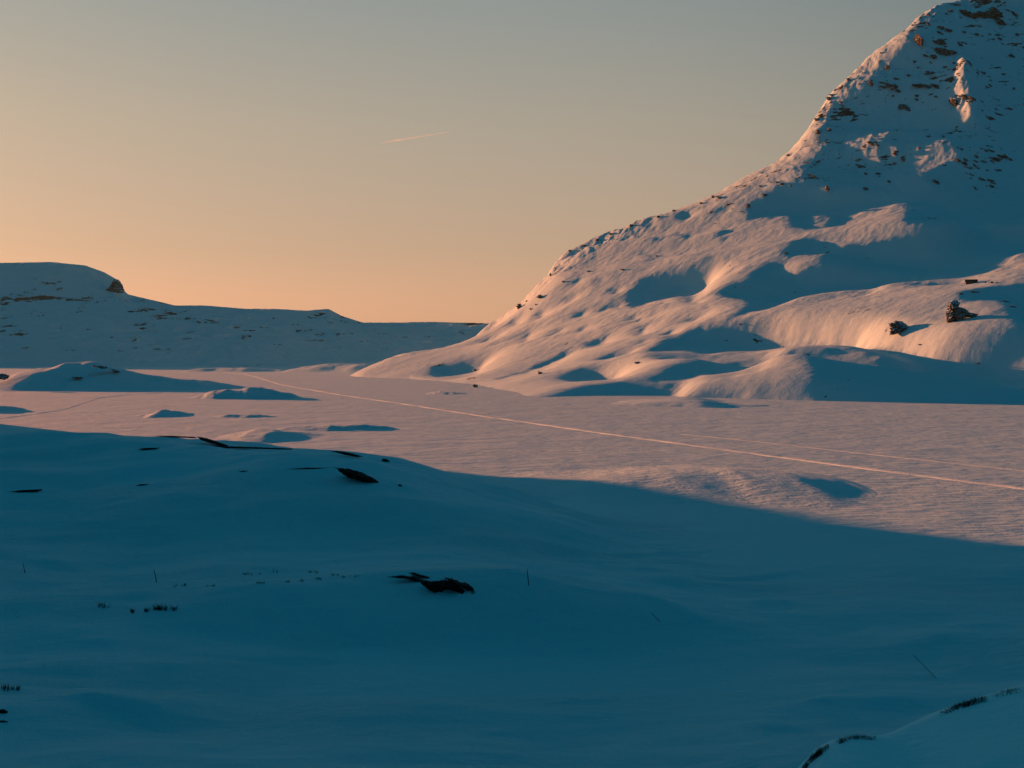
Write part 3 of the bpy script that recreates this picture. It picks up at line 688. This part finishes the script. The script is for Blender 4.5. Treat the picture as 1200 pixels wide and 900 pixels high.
MR = [(1143,16,22,11),(1167,17,16,20),(1186,15,11,8),(1171,1,9,4),(1104,32,9,6),(1078,46,8,20),(1101,48,14,11),(1108,62,18,13),(1095,66,8,8),(1112,35,8,6),(1041,100,18,12),(1093,86,13,6),(1088,101,24,8),(1060,126,14,9),
      (1021,98,6,7),(1040,78,6,7),(1133,115,14,12),(1119,118,8,16),(1152,85,9,5),(1186,65,7,7),(1184,127,7,4),(959,154,7,8),(972,152,6,6),(950,205,12,7),(1025,168,14,7),(1050,179,11,7),(1128,188,12,9),(1144,183,6,5),(1155,176,14,6),(1168,186,20,7),(1178,184,14,8),(1148,190,14,5),
      (1157,212,16,6),(1163,218,6,6),(1098,213,8,6),(1008,194,10,6),(1030,203,7,4),(1015,221,7,5),(970,220,5,8),(924,182,6,3),(957,140,6,5),(972,115,6,5),(995,93,5,4),(877,241,5,6),(822,238,6,3),(843,231,8,4),(917,215,8,4),(897,228,8,4),
      (609,359,8,7),(617,353,3,2.5),(633,348,9,6),(628,357,3,2),(645,322,3,4),(651,315,2,2),(668,294,5,3),(685,288,6,3),(700,281,5,3),(716,274,7,3),(740,264,6,3),(772,254,6,3),(790,247,8,3),(622,362,4,3),(660,330,6,3),(690,318,7,2.5),(730,316,8,2.5),(770,300,6,2.5),(633,437,8,4),(557,434,5,4),(557,452,7,5),(747,425,9,4),(921,296,6,3),(932,343,4,2),(868,380,5,2),(1143,342,13,2.5),(1178,353,11,2.5),(1187,359,8,3),(1149,426,13,2),(1126,344,6,2.5),(1078,404,5,2),
      (1115,12,5,4),(1088,28,5,5),(1072,72,5,4),(1125,52,6,5),(1130,37,5,4),(1145,40,6,4),(1065,88,5,4),(1053,106,6,5),(1075,112,6,4),(1108,78,5,4),(1160,100,5,4),(1172,45,5,4),(1192,40,6,5)]
k_lab = [('dark snow dusted rocks on the shaded upper face of the mountain', 'rocks on the upper mountain face'), ('small dark rock on the lower sunlit slopes of the mountain', 'rocks on the lower mountain slopes')]
cnt = 0
for k, (px_, py_, w_, h_) in enumerate(MR):
    up = py_ < 232
    pcs = []
    if w_ > 9 and up:
        lr = random.Random(k)
        for q in range(int(w_ * h_ / 22) + 2):
            t_ = lr.uniform(-.5, .5); pcs.append(blob(px_ + t_ * w_, py_ + (0.35 * t_ + lr.uniform(-.3, .3)) * h_, lr.uniform(.3, .6) * w_, lr.uniform(.25, .6) * h_, lr.uniform(0, .6), seed=k * 9 + q))
    else:
        pcs.append(blob(px_, py_, w_, h_, 0.1, seed=k))
    o = make_rock('rock', pcs, H_mlow, 740, 2200, M_ROCK_SNOWY, 200 + k * 3, lean=1.3 if up else 0.5, rough=0.2, sink=0.75 if up else 0.4)
    if o: thing(o, k_lab[0][0] if up else k_lab[1][0], 'rock', k_lab[0][1] if up else k_lab[1][1]); cnt += 1
# small scattered stones, denser near the named groups
lr = random.Random(5)
for k in range(190):
    c = MR[lr.randrange(0, 50)] if lr.random() < 0.8 else (lr.uniform(960, 1195), lr.uniform(20, 225), 60, 40)
    px_ = c[0] + lr.gauss(0, 1) * (8 + c[2] * .6); py_ = c[1] + lr.gauss(0, 1) * (6 + c[3] * .6)
    if not (0 < px_ < 1225 and 0 < py_ < 236): continue
    s = 1.2 + 2.6 * lr.random() ** 2
    o = make_rock('rock', [blob(px_, py_, s * lr.uniform(1, 1.8), s, lr.uniform(-.2, .5), seed=k + 500)], H_mlow, 900, 2200, M_ROCK_SNOWY, 900 + k, lean=1.3, rough=0.2, sink=0.7)
    if o: thing(o, k_lab[0][0], 'rock', k_lab[0][1])

# rocks on the far hills
cl = make_rock('cliff', [[(120,342),(126,338),(130,331),(133,326),(138,328),(142,333),(145,340),(144,343),(136,343.5),(128,343)]], H_hlow, 2300, 3800, M_ROCK_FAR, 40, thick=14, rough=0.03, lump=0.15, fine=True)
if cl: thing(cl, 'dark cliff at the right end of the flat topped far hill', 'cliff')
HR = [(65,339,12,5),(34,343,12,2),(50,370,10,2.5),(104,386,9,3),(222,373,16,4),(232,377,10,4),(287,395,18,4),(358,387,20,3),(374,392,16,3),(240,398,7,2),(133,395,10,2.5),(27,408,14,2),(190,409,22,2),(160,396,14,1.6),(215,397,16,1.8),(250,389,5,2),(347,381,8,2),(310,384,12,1.8),(255,378,18,1.6),(370,399,20,1.8),(325,404,12,1.5),(80,410,16,1.5),(140,411,12,1.5),
      (395,407,10,1.6),(430,400,12,1.6),(470,395,14,1.5),(450,408,10,1.5),(75,384,12,1.5),(15,378,8,1.5),(168,378,10,1.5),(205,373,8,2),(320,373,10,1.6),(280,381,12,1.5),(178,388,9,1.4),(60,396,9,1.4)]
for k, (px_, py_, w_, h_) in enumerate(HR):
    lr = random.Random(k + 70); pcs = []
    for q in range(max(1, int(w_ / 4))):
        pcs.append(blob(px_ + lr.uniform(-.5, .5) * w_, py_ + lr.uniform(-.4, .4) * h_ + 0.15 * 0, w_ * lr.uniform(.2, .45), h_ * lr.uniform(.4, .8), 0.15, seed=q + k * 5))
    o = make_rock('rock', pcs, H_hlow, 2300, 3800, M_ROCK_FAR, 300 + k, lean=1.0, sink=0.2)
    if o: thing(o, 'dark streak of bare rock on the shaded far hills', 'rock', 'rock streaks on the far hills')
# rock crest of the big islet
def H_lake(x, y): return np.zeros_like(np.asarray(x, float))
for k, (ol, lb) in enumerate([([blob(118,430,22,4,.15,seed=1), blob(134,434,14,4,.2,seed=2)], 'dark rock band along the crest of the long islet'), ([blob(88,442,16,3,.05,seed=3)], 'flat dark rock on the near flank of the long islet'), ([blob(2,441,14,8,.1,seed=4)], 'dark rock hump at the left picture edge by the far islet')]):
    o = make_rock('rock', ol, H_lake, 900, 1100, M_ROCK_FAR, 400 + k, D=1010 - 12 * k, thick=4)
    if o: thing(o, lb, 'rock')

# rocks of the shaded snowfield
NR = [('thin rock band on the farthest shaded ridge crest ending in a thick dark wedge', [[(177,511),(200,510.6),(231,512.2),(231,513.6),(200,512.4)], [(230,512),(240,513.5),(252,517),(268,522.5),(262,523.5),(247,519.5),(234,515.5)]]),
      ('short flat rock streak on the far shaded ridge left of the wedge', [[(160,526.5),(170,525),(188,524.6),(180,527),(168,527.6)]]),
      ('long thin rock band below the far ridge crest', [[(239,523),(262,522.8),(300,524),(345,525.8),(338,527),(290,525.8),(255,525)]]),
      ('dark knobbly rock at the right end of the far shaded ridge', [[(386,528.5),(400,529),(415,532),(427,535.5),(418,535.6),(405,533.4)]]),
      ('tiny dark stone alone on the lit edge of the shaded ridge', [[(446,540.5),(449,537.5),(454,538.5),(457,541),(452,541.5)]]),
      ('big dark rock slab on the second shaded ridge with a thin tail', [[(335,549.5),(360,548),(395,548.2),(395,549.8),(365,549.8)], [(392,548.5),(408,550),(424,554),(436,560),(446,566),(440,567),(425,565),(408,560),(398,554)]]),
      ('small stone just right of the big ridge slab', [[(466,568.4),(469,567.5),(472,570),(468,570.4)]]),
      ('thin rock sliver left of the big ridge slab', [[(279,552.6),(285,551.6),(292,552),(286,553.4)]]),
      ('thin dark rock strip on the left of the second shaded ridge', [[(158,569),(166,567.2),(175,567.6),(168,569.4)]]),
      ('long low rock strip at the far left of the shaded field', [[(10,576),(25,574.4),(52,573.2),(45,576),(28,577.6)]]),
      ('widest dark rock in the middle of the shaded field with heather on top', [[(455,676.5),(470,674.5),(488,677),(500,681),(494,682.5),(478,678.5)], [(490,680),(505,682),(520,681.4),(527,689),(521,694),(513,695.5),(503,692),(495,686)], [(515,681),(524,680.5),(537,686),(546,694),(544,696.6),(535,693),(526,691.5),(516,688)], [(479,672),(484,671),(493,674),(508,677.5),(505,678.5),(492,676.6)], [(521,678),(528,679),(540,683.5),(549,684.5),(556,691),(557,694),(550,692.5),(541,687),(528,682)]]),
      ('flat dark stone at the lower left picture edge', [[(-6,833),(3,831.4),(9,834),(8,836.5),(-2,837)]]),
      ('narrow dark stone below the flat one at the lower left edge', [[(-6,845),(4,844.5),(10,846),(2,847.6),(-4,847.5)]]),
      ]
for k, (lb, ol) in enumerate(NR):
    o = make_rock('rock', ol, H_fore, 40, 320, M_ROCK_NEAR, 600 + k * 5, rough=0.07, lump=0.15, fine=True)
    if o: thing(o, lb, 'rock')

# ------------------------------------------------------------------ heather and grass
def vn1(t): return float(vnoise(np.array([t]), np.array([0.37]), 3)[0])

def tuft(name, px0, px1, pyf, Hf, d0, d1, hgt_px, count, label, cat='bush', group=None, seed=0, spread=0.6, mat=None, d_fix=None):
    lr = random.Random(seed + 31); V_, Fc = [], []
    clumps = None if cat == 'grass' else [lr.random() for _ in range(max(2, int((px1 - px0) / 5)))]
    for k in range(count):
        px_ = px0 + (px1 - px0) * (lr.random() if clumps is None else min(1, max(0, lr.choice(clumps) + lr.gauss(0, .09)))); py_ = pyf(px_) + lr.uniform(-.8, .6) * (clumps is not None)
        D = d_fix or ground(px_, py_, Hf, d0, d1, 500)
        if D is None: continue
        D += lr.uniform(-.3, .3)
        x0 = D * (px_ - CX) / F; z0 = float(Hf(np.array([x0]), np.array([D]))[0]) - 0.04
        L = hgt_px * (1 if cat != 'grass' else 0.35 + 0.75 * math.sin(math.pi * min(1, max(0, (px_ - px0) / (px1 - px0)))) + 0.25 * vn1(px_ * 0.21)) * D / F * (0.3 + 1.0 * lr.random() ** 1.6); a = lr.uniform(0, 6.283); ln = abs(lr.gauss(0, spread))
        dx, dy = math.cos(a) * ln, math.sin(a) * ln; r = max(0.006, 0.32 * D / F)
        prev = None
        for j, f in enumerate((0, .5, 1)):
            c = (x0 + dx * L * f ** 1.4, D + dy * L * f ** 1.4, z0 + L * f); rr = r * (1 - .75 * f)
            ring = []
            for q in range(3):
                V_.append((c[0] + rr * math.cos(2.094 * q), c[1] + rr * math.sin(2.094 * q), c[2])); ring.append(len(V_) - 1)
            if prev:
                for q in range(3): Fc.append((prev[q], prev[(q + 1) % 3], ring[(q + 1) % 3], ring[q]))
            prev = ring
        Fc.append((prev[0], prev[1], prev[2]))
    if not V_: return None
    arr = np.array(V_); c = np.array([arr[:, 0].mean(), arr[:, 1].mean(), arr[:, 2].min()])
    o = py_mesh(name, arr - c, Fc, mat or M_TWIG, smooth=False); o.location = c
    return thing(o, label, cat, group)

def yl(*pts):
    xs = [p[0] for p in pts]; ys = [p[1] for p in pts]
    return lambda x: float(np.interp(x, xs, ys)) + 0.6
tuft('heather', 180, 207, yl((180,715),(207,716)), H_fore, 60, 320, 6, 150, 'dense low dark shrub on the snow at left, rightmost of three in a row', seed=1)
tuft('heather', 163, 177, yl((163,717),(177,716)), H_fore, 60, 320, 4.5, 50, 'small dark shrub in the middle of three in a row', seed=2)
tuft('heather', 148, 160, yl((148,718),(160,717)), H_fore, 60, 320, 4.5, 45, 'small dark shrub, leftmost of three in a row', seed=3)
tuft('heather', 105, 127, yl((105,712),(127,711)), H_fore, 60, 320, 5, 36, 'sparse wide twiggy shrub left of the three in a row', seed=4, spread=1.1)
tuft('heather', 200, 217, yl((200,688),(217,686)), H_fore, 60, 320, 3, 36, 'flat dark twigs beside the taller stake', seed=5)
tuft('heather', 242, 254, yl((242,687),(254,686.5)), H_fore, 60, 320, 2.4, 26, 'tiny dark twigs between the taller stake and the rocky rise', seed=6)
for k, (a, b, y) in enumerate([(284,307,673),(300,315,683.5),(320,327,670.5),(331,343,682),(350,360,681),(358,372,671),(366,384,679),(389,400,674),(400,424,676.5)]):
    tuft('heather', a, b, yl((a, y), (b, y)), H_fore, 60, 320, 2.2, 24 + (b - a), 'flat dark twigs poking through snow left of the widest rock', group='twigs left of the widest rock', seed=10 + k)
tuft('heather', 478, 490, yl((478,673),(490,674)), H_fore, 60, 320, 4, 40, 'dark heather tuft on the left top of the widest rock', seed=30, d_fix=145.5)
tuft('heather', 518, 530, yl((518,680),(530,681)), H_fore, 60, 320, 5, 44, 'dark heather tuft on the middle top of the widest rock', seed=31, d_fix=143.5)
tuft('heather', 550, 562, yl((550,695),(562,697)), H_fore, 60, 320, 4, 30, 'dark heather tuft at the right end of the widest rock', seed=32)
tuft('heather', -8, 22, yl((-8,808),(22,809)), H_fore, 60, 320, 7, 110, 'dark heather patch at the lower left picture edge', seed=33)
tuft('grass_fringe', 1102, 1160, yl((1102,836),(1120,829),(1140,823),(1160,818)), H_fore, 40, 62, 5, 1100, 'thick dark grass fringe along the top of the near snow knoll', 'grass', seed=34)
tuft('grass_fringe', 1160, 1204, yl((1160,817),(1180,811),(1204,807)), H_fore, 40, 62, 3.2, 420, 'thin dark grass fringe at the right end of the near snow knoll', 'grass', seed=35)
tuft('grass_fringe', 976, 1030, yl((976,873),(985,867),(1000,864),(1030,865)), H_fore, 38, 62, 3.4, 700, 'dark grass fringe on the lower hump of the near snow knoll', 'grass', seed=36)
tuft('grass_fringe', 940, 972, yl((940,900),(950,890),(960,882),(972,874)), H_fore, 38, 62, 4.4, 800, 'dark grass clump on the left foot of the near snow knoll', 'grass', seed=37)

# ------------------------------------------------------------------ stakes
def stake(base_px, top_px, label, r=0.035, group=None):
    D = ground(base_px[0], base_px[1], H_fore, 60, 320) or lakeD(base_px[1])
    b = W(base_px[0], base_px[1], D); t = W(top_px[0], top_px[1], D + 0.2)
    d = t - b; L = float(np.linalg.norm(d)); V_, Fc = [], []
    n = 8; hs = [-0.3, 0.0, 0.35, 0.7, 0.97, 1.0]
    for i, f in enumerate(hs):
        rr = r * (1.05 - 0.35 * f) * (1 if f < 1 else 0.5)
        bend = 0.012 * L * math.sin(3 * f)
        for q in range(n): V_.append((d[0] * f + bend + rr * math.cos(q * 2 * math.pi / n), d[1] * f + rr * math.sin(q * 2 * math.pi / n), d[2] * f))
        if i:
            for q in range(n): Fc.append(((i - 1) * n + q, (i - 1) * n + (q + 1) % n, i * n + (q + 1) % n, i * n + q))
    Fc.append(tuple(range((len(hs) - 1) * n, len(hs) * n)))
    o = py_mesh('marker_stake', V_, Fc, M_WOOD); o.location = b
    return thing(o, label, 'stake', group)
stake((183.5,683), (180.5,667.5), 'thin dark marker stake standing in snow above the three shrubs', 0.05)
stake((29.5,672), (26.5,659.5), 'thin dark marker stake at the far left of the shaded field', 0.045)
stake((619.5,686), (617.5,667), 'thin dark marker stake standing right of the widest rock', 0.045)
stake((773,728), (763,718), 'short stick leaning steeply left in the middle of the snowfield', 0.04)
stake((1097,795), (1070,767.5), 'long thin stick leaning far left out of the snow at right', 0.03)

# ------------------------------------------------------------------ hut on the shelf
Dh = ground(1138, 332.6, H_mlow, 900, 1500) or 1050
hb = W(1138.3, 333.4, Dh + 3)
hut = bpy.data.objects.new('hut', None); C.objects.link(hut); hut.location = hb; hut.rotation_euler = (0, 0, math.radians(-14))
thing(hut, 'small dark timber hut alone on the sunlit mountain shelf', 'hut')
def box_v(x0, x1, y0, y1, z0, z1):
    v = [(x0,y0,z0),(x1,y0,z0),(x1,y1,z0),(x0,y1,z0),(x0,y0,z1),(x1,y0,z1),(x1,y1,z1),(x0,y1,z1)]
    return v, [(0,3,2,1),(4,5,6,7),(0,1,5,4),(1,2,6,5),(2,3,7,6),(3,0,4,7)]
Lh, Wh, Eh, Rh = 4.1, 2.6, 2.2, 3.5
wv = [(-Lh,-Wh,-1.2),(Lh,-Wh,-1.2),(Lh,Wh,-1.2),(-Lh,Wh,-1.2),(-Lh,-Wh,Eh),(Lh,-Wh,Eh),(Lh,Wh,Eh),(-Lh,Wh,Eh),(-Lh,0,Rh),(Lh,0,Rh)]
py_mesh('wall', wv, [(0,1,5,4),(2,3,7,6),(3,0,4,8,7),(1,2,6,9,5),(0,3,2,1),(4,5,9,8),(6,7,8,9)], M_WALL, hut, smooth=False)
o_ = 0.45; rv = []
for x in (-Lh - o_, Lh + o_):
    for y, z in ((-Wh - o_, Eh - 0.2), (0, Rh + 0.12), (Wh + o_, Eh - 0.2), (Wh + o_, Eh + 0.05), (0, Rh + 0.38), (-Wh - o_, Eh + 0.05)): rv.append((x, y, z))
rf = [tuple(range(5, -1, -1)), tuple(range(6, 12))] + [(k, (k + 1) % 6, 6 + (k + 1) % 6, 6 + k) for k in range(6)]
py_mesh('roof', rv, rf, M_ROOF, hut, smooth=False)
for k, (px_, py_, w_, h_, lb) in enumerate([(1155,331.2,2.6,2.2,'small dark boulder nearest the hut on the shelf'), (1162.5,331,4.4,3.0,'larger dark boulder pair right of the hut on the shelf'), (1168.5,331.6,2.2,1.6,'smallest dark boulder farthest right of the hut')]):
    o = make_rock('boulder', [blob(px_, py_, w_, h_, 0, seed=k)], H_mlow, 900, 1500, M_ROCK, 800 + k)
    if o: thing(o, lb, 'boulder')

# ------------------------------------------------------------------ contrail
m, n, l, b = new_mat('contrail_vapour')
pv_ = n.new('ShaderNodeVolumePrincipled'); pv_.inputs['Color'].default_value = (.95, .95, .95, 1); pv_.inputs['Density'].default_value = 0.008; pv_.inputs['Anisotropy'].default_value = 0.3
n.remove(b); l.new(pv_.outputs[0], n['Material Output'].inputs['Volume'])
p0 = W(444, 167.8, 30000); p1 = W(530, 154, 30600); V_, Fc = [], []
for i in range(25):
    f = i / 24; c = p0 + (p1 - p0) * f; rr = (4 + 20 * math.sin(min(f * 5, 1.2)) * (1 - f) ** 0.6) * (1 + 0.1 * math.sin(f * 31))
    for k in range(10): V_.append((c[0], c[1] + rr * math.cos(k * .628), c[2] + rr * math.sin(k * .628)))
    if i:
        for k in range(10): Fc.append(((i - 1) * 10 + k, (i - 1) * 10 + (k + 1) % 10, i * 10 + (k + 1) % 10, i * 10 + k))
o = py_mesh('contrail', np.array(V_) - p0, Fc, m); o.location = p0
thing(o, 'short thin pale vapour trail high in the evening sky', 'contrail')
